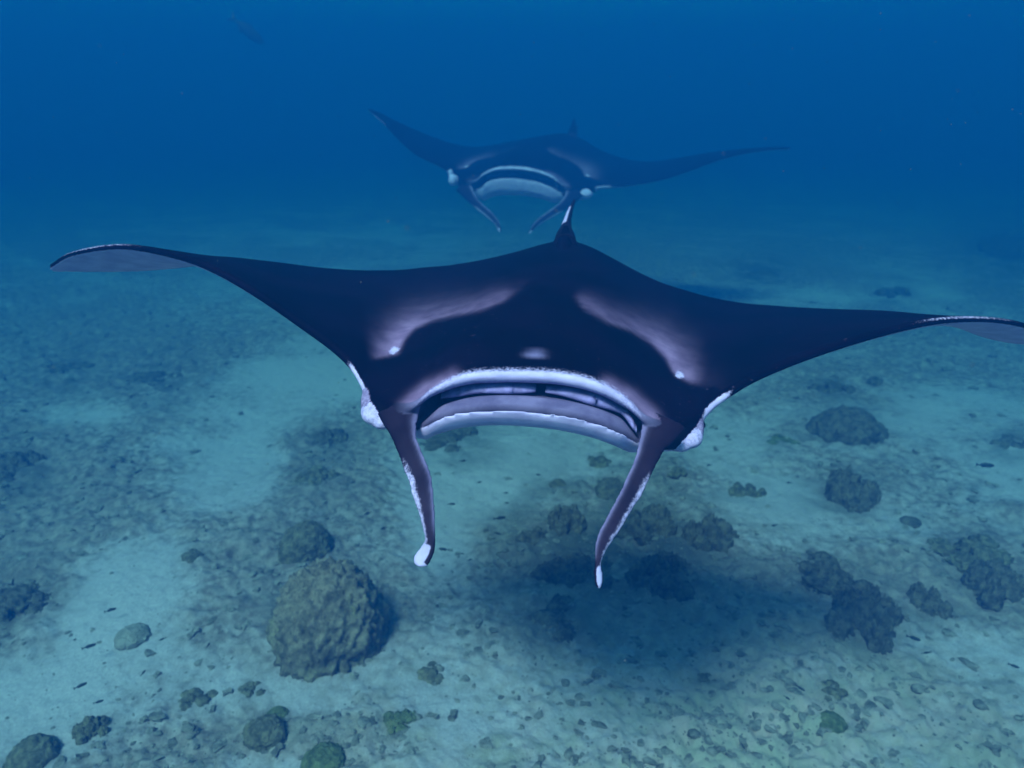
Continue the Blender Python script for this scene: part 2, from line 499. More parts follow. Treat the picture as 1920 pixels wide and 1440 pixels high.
HEADS = [
    # name, px, py (centre), width px, height ratio, style, material, label, category
    ('coral_boulder', 622, 1140, 216, 1.48, 'massive', M_BOULDER, 'biggest round boulder of brown massive coral, below the left head fin of the near ray', 'coral boulder'),
    ('coral_lump', 576, 1022, 98, 1.05, 'massive', M_BROWN, 'knobbly coral lump pressed against the far side of the biggest boulder', 'coral'),
    ('coral_clump', 498, 1372, 78, 0.75, 'massive', M_BROWN, 'dark domed coral head, larger of the touching pair near the bottom edge', 'coral'),
    ('coral_clump', 519, 1332, 44, 0.70, 'massive', M_GREEN, 'little olive coral head touching the dark domed one', 'coral'),
    ('coral_clump', 610, 1420, 80, 0.80, 'massive', M_GREEN, 'olive coral head cut by the bottom edge below the biggest boulder', 'coral'),
    ('coral_clump', 58, 1398, 92, 0.85, 'massive', M_BROWN, 'brown coral lump in the bottom left corner beside pale sand', 'coral'),
    ('coral_clump', 176, 1352, 62, 0.75, 'lobed', M_BROWN, 'reddish brown coral lump second from the bottom left corner', 'coral'),
    ('sea_rock', 250, 1195, 64, 0.55, 'massive', M_ROCK, 'smooth pale rock half sunk in the bright sand channel', 'rock'),
    ('coral_clump', 612, 806, 70, 0.45, 'lobed', M_DARK, 'flat dark coral clump just below the left cheek of the near ray', 'coral'),
    ('coral_clump', 600, 893, 100, 0.40, 'lobed', M_BROWN, 'wide low coral mound between left head fin and sand channel', 'coral'),
    ('coral_ledge', 856, 812, 118, 0.25, 'lobed', M_DARK, 'long flat dark coral ledge seen just under the open mouth', 'coral'),
    ('coral_clump', 1586, 798, 130, 0.78, 'massive', M_DARK, 'big round dark coral head under the right wing', 'coral'),
    ('coral_clump', 1578, 920, 112, 0.62, 'bushy', M_DARK, 'dark bushy coral below the big round head under the right wing', 'coral'),
    ('coral_clump', 1146, 908, 66, 0.80, 'massive', M_DARK, 'small black coral dome beside the inner edge of the right head fin', 'coral'),
    ('coral_clump', 1060, 972, 74, 0.90, 'bushy', M_DARK, 'black coral stump at the upper left end of the shaded patch', 'coral'),
    ('coral_clump', 1046, 898, 32, 0.70, 'massive', M_BROWN, 'tiny brown coral knob on sand between the two head fins', 'coral'),
    ('coral_clump', 1400, 914, 72, 0.45, 'lobed', M_BROWN, 'flat brown coral clump on sand right of the right head fin', 'coral'),
    ('coral_clump', 1122, 856, 52, 0.45, 'lobed', M_BROWN, 'low coral tuft under the right corner of the mouth', 'coral'),
    ('coral_clump', 1268, 893, 34, 0.55, 'lobed', M_BROWN, 'tiny coral tuft right beside the thick end of the right head fin', 'coral'),
    ('coral_clump', 1566, 728, 76, 0.40, 'lobed', M_DARK, 'low dark coral patch right behind the big round head', 'coral'),
    ('coral_clump', 1640, 714, 30, 0.80, 'massive', M_DARK, 'small upright dark coral right of the low patch under the right wing', 'coral'),
    ('coral_bush', 1622, 1160, 132, 0.80, 'bushy', M_DARK, 'largest dark coral bush, on the open ground at lower right', 'coral'),
    ('coral_bush', 1570, 1095, 120, 0.40, 'lobed', M_DARK, 'low dark coral growth spreading just behind the largest bush', 'coral'),
    ('coral_bush', 1738, 1132, 74, 0.62, 'bushy', M_DARK, 'small ruddy coral bush just right of the largest bush', 'coral'),
    ('coral_bush', 1856, 1100, 110, 0.62, 'bushy', M_DARK, 'dark coral bush by the right edge, the nearer of two', 'coral'),
    ('coral_bush', 1822, 1040, 130, 0.35, 'lobed', M_BROWN, 'wide low coral growth behind the bush by the right edge', 'coral'),
    ('coral_clump', 1706, 980, 38, 0.60, 'massive', M_DARK, 'small dark coral knob alone on pale sand at right', 'coral'),
    ('coral_clump', 1536, 1050, 56, 0.55, 'lobed', M_DARK, 'small dark coral tuft up left of the largest bush', 'coral'),
    ('coral_clump', 1560, 1358, 52, 0.55, 'massive', M_GREEN, 'olive coral lump on rubble near the bottom edge at right', 'coral'),
    ('coral_clump', 1555, 1300, 54, 0.30, 'lobed', M_BROWN, 'flat reddish coral plate just behind the olive lump at right', 'coral'),
    ('coral_clump', 1320, 1268, 50, 0.35, 'lobed', M_BROWN, 'flat brown coral piece at the lower rim of the shaded patch', 'coral'),
    ('coral_clump', 1330, 1000, 100, 0.65, 'bushy', M_DARK, 'black coral bush at the right end of the shaded patch', 'coral'),
    ('coral_clump', 1000, 1000, 56, 0.55, 'bushy', M_DARK, 'black coral tuft at the left tip of the shaded patch', 'coral'),
    ('coral_clump', 1215, 975, 120, 0.45, 'bushy', M_DARK, 'spreading black coral right behind the right head fin', 'coral'),
    ('coral_clump', 1080, 1060, 130, 0.42, 'bushy', M_DARK, 'wide black coral bed left of the right head fin tip', 'coral'),
    ('coral_clump', 1245, 1075, 130, 0.45, 'bushy', M_DARK, 'wide black coral bed right of the right head fin tip', 'coral'),
    ('coral_clump', 1050, 1150, 120, 0.28, 'lobed', M_DARK, 'low dark coral bed below the right head fin tip', 'coral'),
    ('coral_clump', 30, 1130, 120, 0.45, 'bushy', M_DARK, 'dark coral bed cut by the left edge beside the sand channel', 'coral'),
    ('coral_clump', 22, 872, 110, 0.40, 'bushy', M_DARK, 'dark coral bed cut by the left edge, the farther of two', 'coral'),
    ('coral_clump', 366, 1300, 60, 0.45, 'lobed', M_BROWN, 'low brown coral clump between bottom left lumps and the biggest boulder', 'coral'),
    ('coral_clump', 470, 1285, 44, 0.45, 'lobed', M_BROWN, 'small brown coral clump down left of the biggest boulder', 'coral'),
    ('coral_clump', 370, 1060, 52, 0.40, 'lobed', M_BROWN, 'low brown coral clump left of the knobbly lump', 'coral'),
    ('coral_clump', 752, 1350, 66, 0.38, 'lobed', M_GREEN, 'low olive coral clump near the bottom edge right of the biggest boulder', 'coral'),
    ('coral_clump', 812, 1260, 56, 0.38, 'lobed', M_BROWN, 'low brown coral clump right of the foot of the biggest boulder', 'coral'),
    ('coral_clump', 1470, 825, 62, 0.30, 'lobed', M_GREEN, 'flat olive coral on sand left of the big round dark head', 'coral'),
    ('coral_clump', 1890, 460, 120, 0.50, 'bushy', M_DARK, 'far dark reef mound above the right wing at the right edge', 'coral'),
    ('coral_clump', 1680, 545, 60, 0.55, 'lobed', M_DARK, 'distant dark coral just above the right wing', 'coral'),
    ('coral_clump', 1425, 505, 90, 0.25, 'lobed', M_DARK, 'distant flat coral above the middle of the right wing', 'coral'),
    ('coral_clump', 1890, 838, 60, 0.35, 'lobed', M_DARK, 'flat dark coral at the right edge below the wing', 'coral'),
    ('coral_clump', 300, 700, 120, 0.22, 'lobed', M_DARK, 'wide flat coral patch below the left wing', 'coral'),
    ('coral_clump', 130, 690, 90, 0.22, 'lobed', M_DARK, 'flat coral patch below the tip of the left wing', 'coral'),
]
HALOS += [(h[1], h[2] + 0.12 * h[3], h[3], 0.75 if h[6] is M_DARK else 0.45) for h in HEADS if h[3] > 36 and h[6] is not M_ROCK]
build_seabed()
SPOTS = []
for k, (nm, px, py, w, hr, style, mat, label, cat) in enumerate(HEADS):
    # the visible blob spans roughly half its height above and below the centre: put the base a little lower
    bx, by, t0 = floor_pt(px, py)
    r = 0.5 * w * t0 / F
    ang = math.atan2(CAM_H, by)
    drop = hr * r * 0.42 * math.cos(ang) / t0 * F
    bx, by, t0 = floor_pt(px, py + drop)
    r = (0.50 if style == 'massive' else 0.55) * w * t0 / F
    lev = 6 if w > 200 else (5 if w > 60 else 4)
    me = coral_mesh(nm, r, hr, style, 20 + k * 3, lev)
    o = link(nm, me, mat=mat)
    o.location = (bx, by, ground_z(bx, by) - 0.10 * r)
    o.rotation_euler = (0, 0, rnd.uniform(0, 6.28))
    tag(o, label, cat, 'coral heads on the seabed' if cat == 'coral' else None)
    SPOTS.append((bx, by, r))

# ------------------------------------------------------------------ loose rubble (nobody could count it)
def build_rubble():
    base = []
    for v in range(8):
        V0, Fc = ico(1 if v % 2 else 2)
        o = np.array([v * 5.1, v * 2.3, 1.0])
        V = V0 * (1 + 0.8 * fbm(V0 * 1.5 + o, 2, 60 + v) + 0.5 * fbm(V0 * 3.3 + o, 1, 80 + v))[:, None]
        V[:, 2] *= 0.45 + 0.08 * v
        base.append((V, np.array(Fc)))
    rs = np.random.RandomState(5)
    n = 42000
    # denser near the camera
    r = 2.3 * np.exp(rs.rand(n) ** 0.9 * math.log(14 / 2.3))
    th = np.radians(rs.uniform(-48, 48, n))
    P = np.column_stack([r * np.sin(th), r * np.cos(th), np.zeros(n)])
    sand, dark, warm = bed_mask(P)
    keep = rs.rand(n) < (0.10 + 0.9 * (1 - sstep(0.2, 0.7, sand))) * 0.5
    P, sand = P[keep], sand[keep]
    z = bed_height(P, sand)
    VV, FF, off = [], [], 0
    for k in range(len(P)):
        dist = math.hypot(P[k, 0], P[k, 1])
        s = 0.005 + 0.026 * rs.rand() ** 5.0
        if dist > 6: s *= 1.25
        V, Fc = base[rs.randint(0, 8) if s > 0.018 else 1 + 2 * rs.randint(0, 4)]
        a = rs.rand() * 6.28
        ca, sa = math.cos(a), math.sin(a)
        st = 0.7 + rs.rand() * 0.9
        W = np.empty_like(V)
        W[:, 0] = (V[:, 0] * st * ca - V[:, 1] * sa) * s + P[k, 0]
        W[:, 1] = (V[:, 0] * st * sa + V[:, 1] * ca) * s + P[k, 1]
        W[:, 2] = V[:, 2] * s * 0.8 + z[k] - s * 0.05
        VV.append(W); FF.append(Fc + off); off += len(V)
    V = np.vstack(VV); Fc = np.vstack(FF)
    me = bpy.data.meshes.new('coral_rubble')
    me.vertices.add(len(V)); me.vertices.foreach_set('co', V.ravel())
    me.loops.add(Fc.size); me.loops.foreach_set('vertex_index', Fc.ravel().astype(np.int32))
    me.polygons.add(len(Fc)); me.polygons.foreach_set('loop_start', (np.arange(len(Fc)) * 3).astype(np.int32))
    me.polygons.foreach_set('use_smooth', np.zeros(len(Fc), bool))
    me.update(calc_edges=True)
    o = link('coral_rubble', me, mat=M_RUBBLE)
    tag(o, 'small broken coral pieces strewn over the seabed', kind='stuff')


build_rubble()

# ------------------------------------------------------------------ manta rays
def catmull(A, n):
    """A (k,c) control rows -> (n,c) samples, Catmull-Rom over the row index"""
    A = np.asarray(A, float)
    k = len(A)
    ext = np.vstack([2 * A[0] - A[1], A, 2 * A[-1] - A[-2]])
    s = np.linspace(0, k - 1, n)
    i = np.minimum(s.astype(int), k - 2)
    t = (s - i)[:, None]
    p0, p1, p2, p3 = ext[i], ext[i + 1], ext[i + 2], ext[i + 3]
    return 0.5 * ((2 * p1) + (-p0 + p2) * t + (2 * p0 - 5 * p1 + 4 * p2 - p3) * t ** 2 + (-p0 + 3 * p1 - 3 * p2 + p3) * t ** 3), s


def unit(v):
    return v / np.maximum(np.linalg.norm(v, axis=-1, keepdims=True), 1e-9)


NA, NB1, NB2, NC2, ND = 44, 9, 9, 9, 34


def manta_grid(st, up, size, jaw=0.035, n=230):
    """st rows: UL(px,py,d) LL(px,py,d) TE(px,py,d) h b m nose  -> rings (n, loop, 3)"""
    st = np.asarray(st, float)
    A, s = catmull(st, n)
    UL = pt(A[:, 0], A[:, 1], A[:, 2]); LL = pt(A[:, 3], A[:, 4], A[:, 5]); TE = pt(A[:, 6], A[:, 7], A[:, 8])
    h = A[:, 9:10] * size; b = A[:, 10:11] * size
    m = np.clip(A[:, 11:12], 0, 1); nose = np.maximum(A[:, 12:13], 0.004) * size
    up = unit(np.array(up))[None]
    ch = unit(TE - UL)                                   # front to back
    tt = 0.009 * size                                    # half thickness at the trailing edge
    rings = []
    # A upper surface, trailing edge to upper lip
    for k in range(NA):
        t = 1 - k / (NA - 1)
        t = t ** 1.25
        prof = (t ** 0.75) * (1 - t) ** 0.9 * 1.9
        rings.append(UL * (1 - t) + (TE + up * tt) * t + up * h * prof)
    # nose arc used where there is no mouth
    mid = (UL + LL) / 2
    nn = NB1 + NB2 + NC2

    def nose_pt(k):
        a = math.pi * (k + 1) / (nn + 1)
        return mid + (UL - mid) * math.cos(a) - ch * nose * math.sin(a)
    gap = np.linalg.norm(UL - LL, axis=-1, keepdims=True)
    lip = np.minimum(gap * 0.33, 0.034 * size)
    RL = UL - up * lip + ch * 0.012 * size
    depth = 0.30 * size
    q = 0
    for k in range(NB1):                                  # the rolled white upper lip
        a = math.pi * (k + 1) / (NB1 + 1)
        c = (UL + RL) / 2 + (UL - RL) / 2 * math.cos(a) - ch * 0.016 * size * math.sin(a)
        rings.append(nose_pt(q) * (1 - m) + c * m); q += 1
    FL = LL - up * 0.004 * size
    for k in range(NB2):                                  # roof of the mouth going back
        f = ((k + 1) / NB2) ** 2.0
        c = RL + ch * depth * f * m + up * 0.030 * size * math.sin(f * math.pi * 0.9)
        rings.append(nose_pt(q) * (1 - m) + c * m); q += 1
    for k in range(NC2):                                  # floor of the mouth coming forward
        f = 1 - k / (NC2 - 1)
        f = f ** 2.2
        ht = -0.004 - 0.012 * math.exp(-((f - 0.06) / 0.04) ** 2) + 0.012 * math.exp(-((f - 0.20) / 0.10) ** 2) - 0.06 * max(0.0, f - 0.28)
        c = FL + ch * (depth * f * m + 0.010 * size) + up * size * ht
        rings.append(nose_pt(q) * (1 - m) + c * m); q += 1
    # D lower lip, belly, trailing edge
    for k in range(ND):
        t = (k / (ND - 1)) ** 1.6
        prof = (t ** 0.5) * (1 - t) ** 1.0 * 1.6
        drop = np.clip(m * 1.5, 0, 1) * jaw * size * (1 - math.exp(-t / 0.010)) * (1 - t)
        rings.append(LL * (1 - t) + (TE - up * tt) * t - up * (b * prof + drop))
    return np.stack(rings, 1), s, m[:, 0]


def seg_dist(px, py, poly):
    """distance to a polyline, side sign and arc fraction"""
    best = np.full(px.shape, 1e9); sign = np.zeros(px.shape); arc = np.zeros(px.shape)
    L = [math.dist(poly[i], poly[i + 1]) for i in range(len(poly) - 1)]
    tot = sum(L); acc = 0
    for i in range(len(poly) - 1):
        (x0, y0), (x1, y1) = poly[i], poly[i + 1]
        dx, dy = x1 - x0, y1 - y0
        t = np.clip(((px - x0) * dx + (py - y0) * dy) / (dx * dx + dy * dy), 0, 1)
        d = np.hypot(px - x0 - t * dx, py - y0 - t * dy)
        sg = np.sign(dx * (py - y0) - dy * (px - x0))
        w = d < best
        best = np.where(w, d, best); sign = np.where(w, sg, sign); arc = np.where(w, (acc + t * L[i]) / tot, arc)
        acc += L[i]
    return best, sign, arc


def manta_pattern(G, s, m):
    """markings on the ring grid of the near ray; both rays wear them"""
    px, py, _ = project(G)
    nS, nL = G.shape[:2]
    C = np.zeros((nS, nL, 3))
    a1, a2, a3, a4 = NA, NA + NB1, NA + NB1 + NB2, NA + NB1 + NB2 + NC2
    upper = np.zeros((nS, nL), bool); upper[:, :a1] = True
    # pale shoulder patches
    g = np.zeros((nS, nL))
    left = [(688, 672), (716, 664), (743, 659), (752, 636), (775, 612), (810, 597), (850, 588), (900, 578), (940, 561), (975, 540)]
    d, sg, arc = seg_dist(px, py, left)
    wid = 15 + 15 * np.sin(np.clip(1 - arc, 0, 1) * 1.9)
    inn = np.where(sg < 0, np.exp(-(d / wid) ** 1.6), np.exp(-(d / 5.0) ** 2))
    g = np.maximum(g, inn * sstep(0.0, 0.10, arc) * (1 - 0.9 * sstep(0.86, 1.0, arc)) * (0.50 + 0.60 * np.exp(-((arc - 0.22) / 0.16) ** 2)))
    right = [(1072, 548), (1100, 575), (1140, 600), (1185, 616), (1225, 640), (1252, 668), (1268, 698), (1292, 712), (1325, 722)]
    d, sg, arc = seg_dist(px, py, right)
    wid = 14 + 18 * np.sin(np.clip(arc, 0, 1) * 1.9)
    inn = np.where(sg < 0, np.exp(-(d / wid) ** 1.6), np.exp(-(d / 5.0) ** 2))
    g = np.maximum(g, inn * sstep(0.0, 0.12, arc) * (1 - 0.9 * sstep(0.86, 1.0, arc)) * (0.50 + 0.60 * np.exp(-((arc - 0.72) / 0.2) ** 2)))
    # smudged lilac along the outer ends of the lip
    for poly in ([(744, 796), (750, 776), (772, 752), (800, 730), (850, 708)], [(1140, 722), (1185, 745), (1222, 780), (1236, 806), (1232, 830)]):
        d, sg, arc = seg_dist(px, py, poly)
        g = np.maximum(g, 0.95 * np.exp(-(d / 13) ** 2))
    C[..., 1] = np.where(upper, np.clip(g, 0, 1), 0)
    # white: belly, lip roll, leading edge beside the eyes, spots
    w = np.zeros((nS, nL))
    t = (np.arange(ND) / (ND - 1))[None]
    w[:, a4:] = 1.0
    sI = s[:, None]
    lipw = np.clip(m * 1.3, 0, 1)[:, None] * (0.30 + 0.70 * np.exp(-(((sI - 16.2) / 3.3) ** 4)))
    w[:, a1:a2] = lipw * np.array([.75, .85, .95, 1, .9, .7, .5, .35, .2])[None]  # white fades down the roll: shade under the lip painted in
    tu = ((1 - np.arange(NA) / (NA - 1)) ** 1.25)[None]
    w[:, :a1] = np.maximum(w[:, :a1], lipw * 0.62 * np.exp(-(tu / 0.012) ** 1.5))
    edge = np.exp(-((sI - 8.6) / 0.75) ** 4) + np.exp(-((sI - 23.5) / 0.8) ** 4)
    for k in range(NB1 + NB2 + NC2):
        f = k / (NB1 + NB2 + NC2)
        w[:, a1 + k] = np.maximum(w[:, a1 + k], (edge[:, 0] * sstep(0.1, 0.4, f)) * (1 - m))
        lo = 0.30 + 0.15 * sstep(0.5, 0.9, f)
        w[:, a1 + k] = np.maximum(w[:, a1 + k], (sstep(0.7, 1.0, f)) * (1 - m) * 0.6)
    tipw = np.exp(-((sI - 1.4) / 1.0) ** 4) + np.exp(-((sI - 29.8) / 1.3) ** 4)
    w[:, a1 - 1:a1 + 12] = np.maximum(w[:, a1 - 1:a1 + 12], tipw * 0.45)
    pale = np.where(upper, np.exp(-(((px - 1003) / 21) ** 2 + ((py - 663) / 5.5) ** 2) ** 1.6) * 0.62, 0)
    spot = (np.exp(-(((px - 739) / 10) ** 2 + ((py - 657) / 6) ** 2) ** 2) * 0.95)
    spot = np.maximum(spot, np.exp(-(((px - 1274) / 9) ** 2 + ((py - 703) / 7) ** 2) ** 2) * 0.95)
    w = np.where(upper, np.maximum(w, spot), w)
    C[..., 0] = np.clip(w, 0, 1)
    # mouth lining
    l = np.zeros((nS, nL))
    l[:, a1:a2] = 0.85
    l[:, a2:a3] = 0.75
    l[:, a3:a4] = np.array([.55, .55, .45, .45, .45, .40, .04, .25, .8])[None]  # near-black ring: dark of the groove behind the lower lip, painted into the lining
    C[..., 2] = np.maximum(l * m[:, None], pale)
    C[:, a4:a4 + 1, 0] = 1.0
    return C


def grid_faces(n, L, off=0):
    Fc = []
    for i in range(n - 1):
        for j in range(L):
            j2 = (j + 1) % L
            Fc.append((off + i * L + j, off + i * L + j2, off + (i + 1) * L + j2, off + (i + 1) * L + j))
    return Fc


class Parts:
    def __init__(self):
        self.V, self.F, self.C = [], [], []
        self.n = 0

    def add(self, V, Fc, C):
        self.V.append(np.asarray(V, float)); self.C.append(np.asarray(C, float))
        self.F += [tuple(i + self.n for i in f) for f in Fc]
        self.n += len(V)

    def loft(self, R, C):
        n, L = R.shape[:2]
        V = np.vstack([R.reshape(-1, 3), R[0].mean(0), R[-1].mean(0)])
        Cc = np.vstack([C.reshape(-1, 3), C[0].mean(0), C[-1].mean(0)])
        Fc = grid_faces(n, L)
        a, b = n * L, n * L + 1
        for j in range(L):
            j2 = (j + 1) % L
            Fc.append((a, j2, j))
            Fc.append((b, (n - 1) * L + j, (n - 1) * L + j2))
        self.add(V, Fc, Cc)

    def ellipsoid(self, c, ax, col):
        V0, Fc = ico(3)
        V = np.asarray(c)[None] + V0 @ np.asarray(ax)
        self.add(V, Fc, np.tile(np.asarray(col, float)[None], (len(V), 1)))


def head_fin(P, rows, outer, size, tip, thick=0.30, n=90, L=20):
    """rows: px py d width_px twist ; outer = -1 when the outer edge is on the picture's left"""
    A, s = catmull(rows, n)
    c = pt(A[:, 0], A[:, 1], A[:, 2])
    T = unit(np.gradient(c, axis=0))
    view = unit(c - np.array([[0, 0, CAM_H]]))
    side = unit(np.cross(T, view))
    side = np.where((side[:, :1] < 0), -side, side)        # towards the picture's right
    nrm = unit(np.cross(side, T))
    nrm = np.where(((nrm * view).sum(1, keepdims=True) > 0), -nrm, nrm)   # towards the camera
    tw = A[:, 4:5]
    sd = side * np.cos(tw) + nrm * np.sin(tw)
    nm = nrm * np.cos(tw) - side * np.sin(tw)
    w = np.maximum(A[:, 3:4], 2) * A[:, 2:3] / F * 0.5
    th = np.maximum(w * thick, 0.0085 * size)
    R, C = [], []
    f = np.linspace(0, 1, n)
    for k in range(L):
        a = 2 * math.pi * k / L
        R.append(c + sd * w * math.cos(a) + nm * th * math.sin(a))
        edge_out = max(0.0, math.cos(a) * outer)           # 1 on the outer edge
        edge_in = max(0.0, -math.cos(a) * outer)
        back = max(0.0, -math.sin(a))
        co = math.pi - 0.60 if outer < 0 else 0.60          # the speckled white outer edge, a little to the front
        da = abs((a - co + math.pi) % (2 * math.pi) - math.pi)
        white = 0.66 * math.exp(-(da / 0.64) ** 3) * sstep(0.18, 0.36, f)
        white = np.maximum(white, sstep(tip, tip + 0.05, f) * (1.0 if edge_out > -0.1 and math.cos(a) * outer > -0.35 else 0.0))
        white = np.maximum(white, sstep(tip + 0.17, tip + 0.2, f))
        white = np.maximum(white, 0.75 * back ** 0.7 * sstep(0.15, 0.3, f))
        ci = 0.35 if outer < 0 else math.pi - 0.35
        di = abs((a - ci + math.pi) % (2 * math.pi) - math.pi)
        lil = 0.60 * math.exp(-(di / 0.45) ** 3) * np.ones(n) * (1 - sstep(tip - 0.12, tip, f))
        front = max(0.0, math.sin(a))
        pat = (0.06 + 0.06 * sstep(0.1, 0.7, f)) * front ** 0.5
        C.append(np.stack([white, pat, lil], -1))
    P.loft(np.stack(R, 1), np.stack(C, 1))


def tube(P, pts, rad, colf, L=14):
    A, s = catmull(np.column_stack([pts, rad]), 60)
    c = A[:, :3]; r = A[:, 3:4]
    T = unit(np.gradient(c, axis=0))
    u = unit(np.cross(T, np.array([[0, 0, 1.0]])))
    v = unit(np.cross(u, T))
    R, C = [], []
    for k in range(L):
        a = 2 * math.pi * k / L
        R.append(c + (u * math.cos(a) + v * math.sin(a)) * r)
        C.append(colf(np.linspace(0, 1, 60), a))
    P.loft(np.stack(R, 1), np.stack(C, 1))


def dorsal_fin(P, base_f, base_b, tip, thick):
    """small triangular fin"""
    bf, bb, tp = (np.array(v, float) for v in (base_f, base_b, tip))
    ax = unit(bb - bf)
    up = tp - (bf + bb) / 2
    side = unit(np.cross(ax, up))
    rings = []
    for k in range(12):
        f = k / 11
        c0 = bf * (1 - f) + tp * f; c1 = bb * (1 - f) + tp * f
        mid = (c0 + c1) / 2; half = (c1 - c0) / 2 * (1 - 0.1 * f) + ax * 0.004
        row = []
        for j in range(14):
            a = 2 * math.pi * j / 14
            row.append(mid + half * math.cos(a) + side * thick * (1 - 0.5 * f) * math.sin(a))
        rings.append(row)
    R = np.array(rings)
    P.loft(R, np.zeros(R.shape))


def fuse(P, voxel, name, smooth_it=6):
    V = np.vstack(P.V); C = np.vstack(P.C)
    src = bpy.data.meshes.new('source')
    src.from_pydata(V.tolist(), [], P.F)
    src.update()
    bm = bmesh.new(); bm.from_mesh(src)
    bmesh.ops.recalc_face_normals(bm, faces=bm.faces)
    bmesh.ops.triangulate(bm, faces=bm.faces)
    bm.to_mesh(src); bm.free()
    ob = bpy.data.objects.new('source', src)
    COL.objects.link(ob)
    md = ob.modifiers.new('remesh', 'REMESH'); md.mode = 'VOXEL'; md.voxel_size = voxel; md.use_smooth_shade = True
    ms = ob.modifiers.new('smooth', 'SMOOTH'); ms.factor = 0.5; ms.iterations = smooth_it
    dg = bpy.context.evaluated_depsgraph_get()
    me = bpy.data.meshes.new_from_object(ob.evaluated_get(dg))
    tri = np.array([p.vertices[:] for p in src.polygons])
    bvh = BVHTree.FromPolygons([Vector(v) for v in V], tri.tolist())
    nv = len(me.vertices)
    co = np.empty(nv * 3); me.vertices.foreach_get('co', co); co = co.reshape(-1, 3)
    out = np.ones((nv, 4), np.float32)
    hit = np.empty((nv, 3)); idx = np.zeros(nv, int)
    for k in range(nv):
        loc, nrm, i, dist = bvh.find_nearest(Vector(co[k]))
        hit[k] = loc; idx[k] = i
    T = tri[idx]
    a, b_, c_ = V[T[:, 0]], V[T[:, 1]], V[T[:, 2]]
    v0, v1, v2 = b_ - a, c_ - a, hit - a
    d00 = (v0 * v0).sum(1); d01 = (v0 * v1).sum(1); d11 = (v1 * v1).sum(1); d20 = (v2 * v0).sum(1); d21 = (v2 * v1).sum(1)
    den = np.maximum(d00 * d11 - d01 * d01, 1e-14)
    bv = np.clip((d11 * d20 - d01 * d21) / den, 0, 1); bw = np.clip((d00 * d21 - d01 * d20) / den, 0, 1)
    bu = np.clip(1 - bv - bw, 0, 1); sm = bu + bv + bw
    out[:, :3] = (C[T[:, 0]] * bu[:, None] + C[T[:, 1]] * bv[:, None] + C[T[:, 2]] * bw[:, None]) / sm[:, None]
    bpy.data.objects.remove(ob)
    ca = me.color_attributes.get('pattern') or me.color_attributes.new('pattern', 'FLOAT_COLOR', 'POINT')
    ca.data.foreach_set('color', out.ravel())
    me.polygons.foreach_set('use_smooth', [True] * len(me.polygons))
    me.materials.clear(); me.materials.append(M_SKIN)
    me.name = name
    me.update()
    return me


def eye_ball(parent, c, r):
    V0, Fc = ico(3)
    me = mesh_from('eye', V0 * r, Fc)
    o = link('eye', me, parent, M_EYE)
    o.location = Vector(c) - parent.location
    return o


def manta(label, st, fins, bumps, eyes, tail, dorsal, up, size, voxel, pattern=None, jaw=0.035):
    G, s, m = manta_grid(st, up, size, jaw)
    if pattern is None:
        pattern = manta_pattern(G, s, m)
    P = Parts()
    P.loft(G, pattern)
    for rows, outer, tip in fins:
        head_fin(P, rows, outer, size, tip)
    for c, ax, col in bumps:
        P.ellipsoid(c, ax, col)
    tail(P)
    dorsal(P)
    root = bpy.data.objects.new('manta_ray', None)
    root.empty_display_size = 0.3
    COL.objects.link(root)
    root.location = Vector(G[len(G) // 2].mean(0))
    tag(root, label, 'manta ray', 'manta rays swimming towards the viewer')
    me = fuse(P, voxel, 'body')
    body = link('body', me, root)
    body.location = -root.location
    for c, r in eyes:
        eye_ball(root, c, r)
    # two soft gill folds lying across the back of the open mouth
    a2, a3 = NA + NB1, NA + NB1 + NB2
    for s0, s1 in ((13.0, 16.1), (16.5, 19.8)):
        vs, fs = [], []
        K = 26
        for k in range(K):
            f = k / (K - 1)
            i = int(round((s0 + (s1 - s0) * f) / (len(st) - 1) * (len(G) - 1)))
            top, bot = G[i, a2 + 4], G[i, a3 + 3]
            back = unit(G[i, a2 + 6] - G[i, a2 + 3])
            mid_f = f if s0 < 14 else 1 - f                  # 1 towards the middle of the mouth
            c = top * (0.42 - 0.10 * mid_f) + bot * (0.58 + 0.10 * mid_f) - back * 0.02 * size
            r = size * (0.006 + 0.013 * math.sin(math.pi * min(1, 0.04 + f * 0.92)) ** 0.7) * (1 + 0.12 * math.sin(9 * f + s0))
            for q in range(10):
                a = 2 * math.pi * q / 10
                vs.append(c + np.array(up) * r * 0.8 * math.cos(a) + back * r * 1.6 * math.sin(a))
        for k in range(K - 1):
            for q in range(10):
                q2 = (q + 1) % 10
                fs.append((k * 10 + q, k * 10 + q2, k * 10 + 10 + q2, k * 10 + 10 + q))
        fs.append(tuple(range(9, -1, -1))); fs.append(tuple((K - 1) * 10 + q for q in range(10)))
        link('gill_fold', mesh_from('gill_fold', np.array(vs) - np.array(root.location), fs), root, M_GILL)
    return root, pattern


def wing(le, te, h, b, r):
    """control row of a wing station: leading edge, trailing edge, bulges, nose radius (m)"""
    (x, y, d) = le
    k = r * F / d
    return [x, y - k, d, x, y + k, d, *te, h, b, 0.0, r * 1.1]


def head(ul, ll, te, h, b, m, nose):
    return [*ul, *ll, *te, h, b, m, nose]


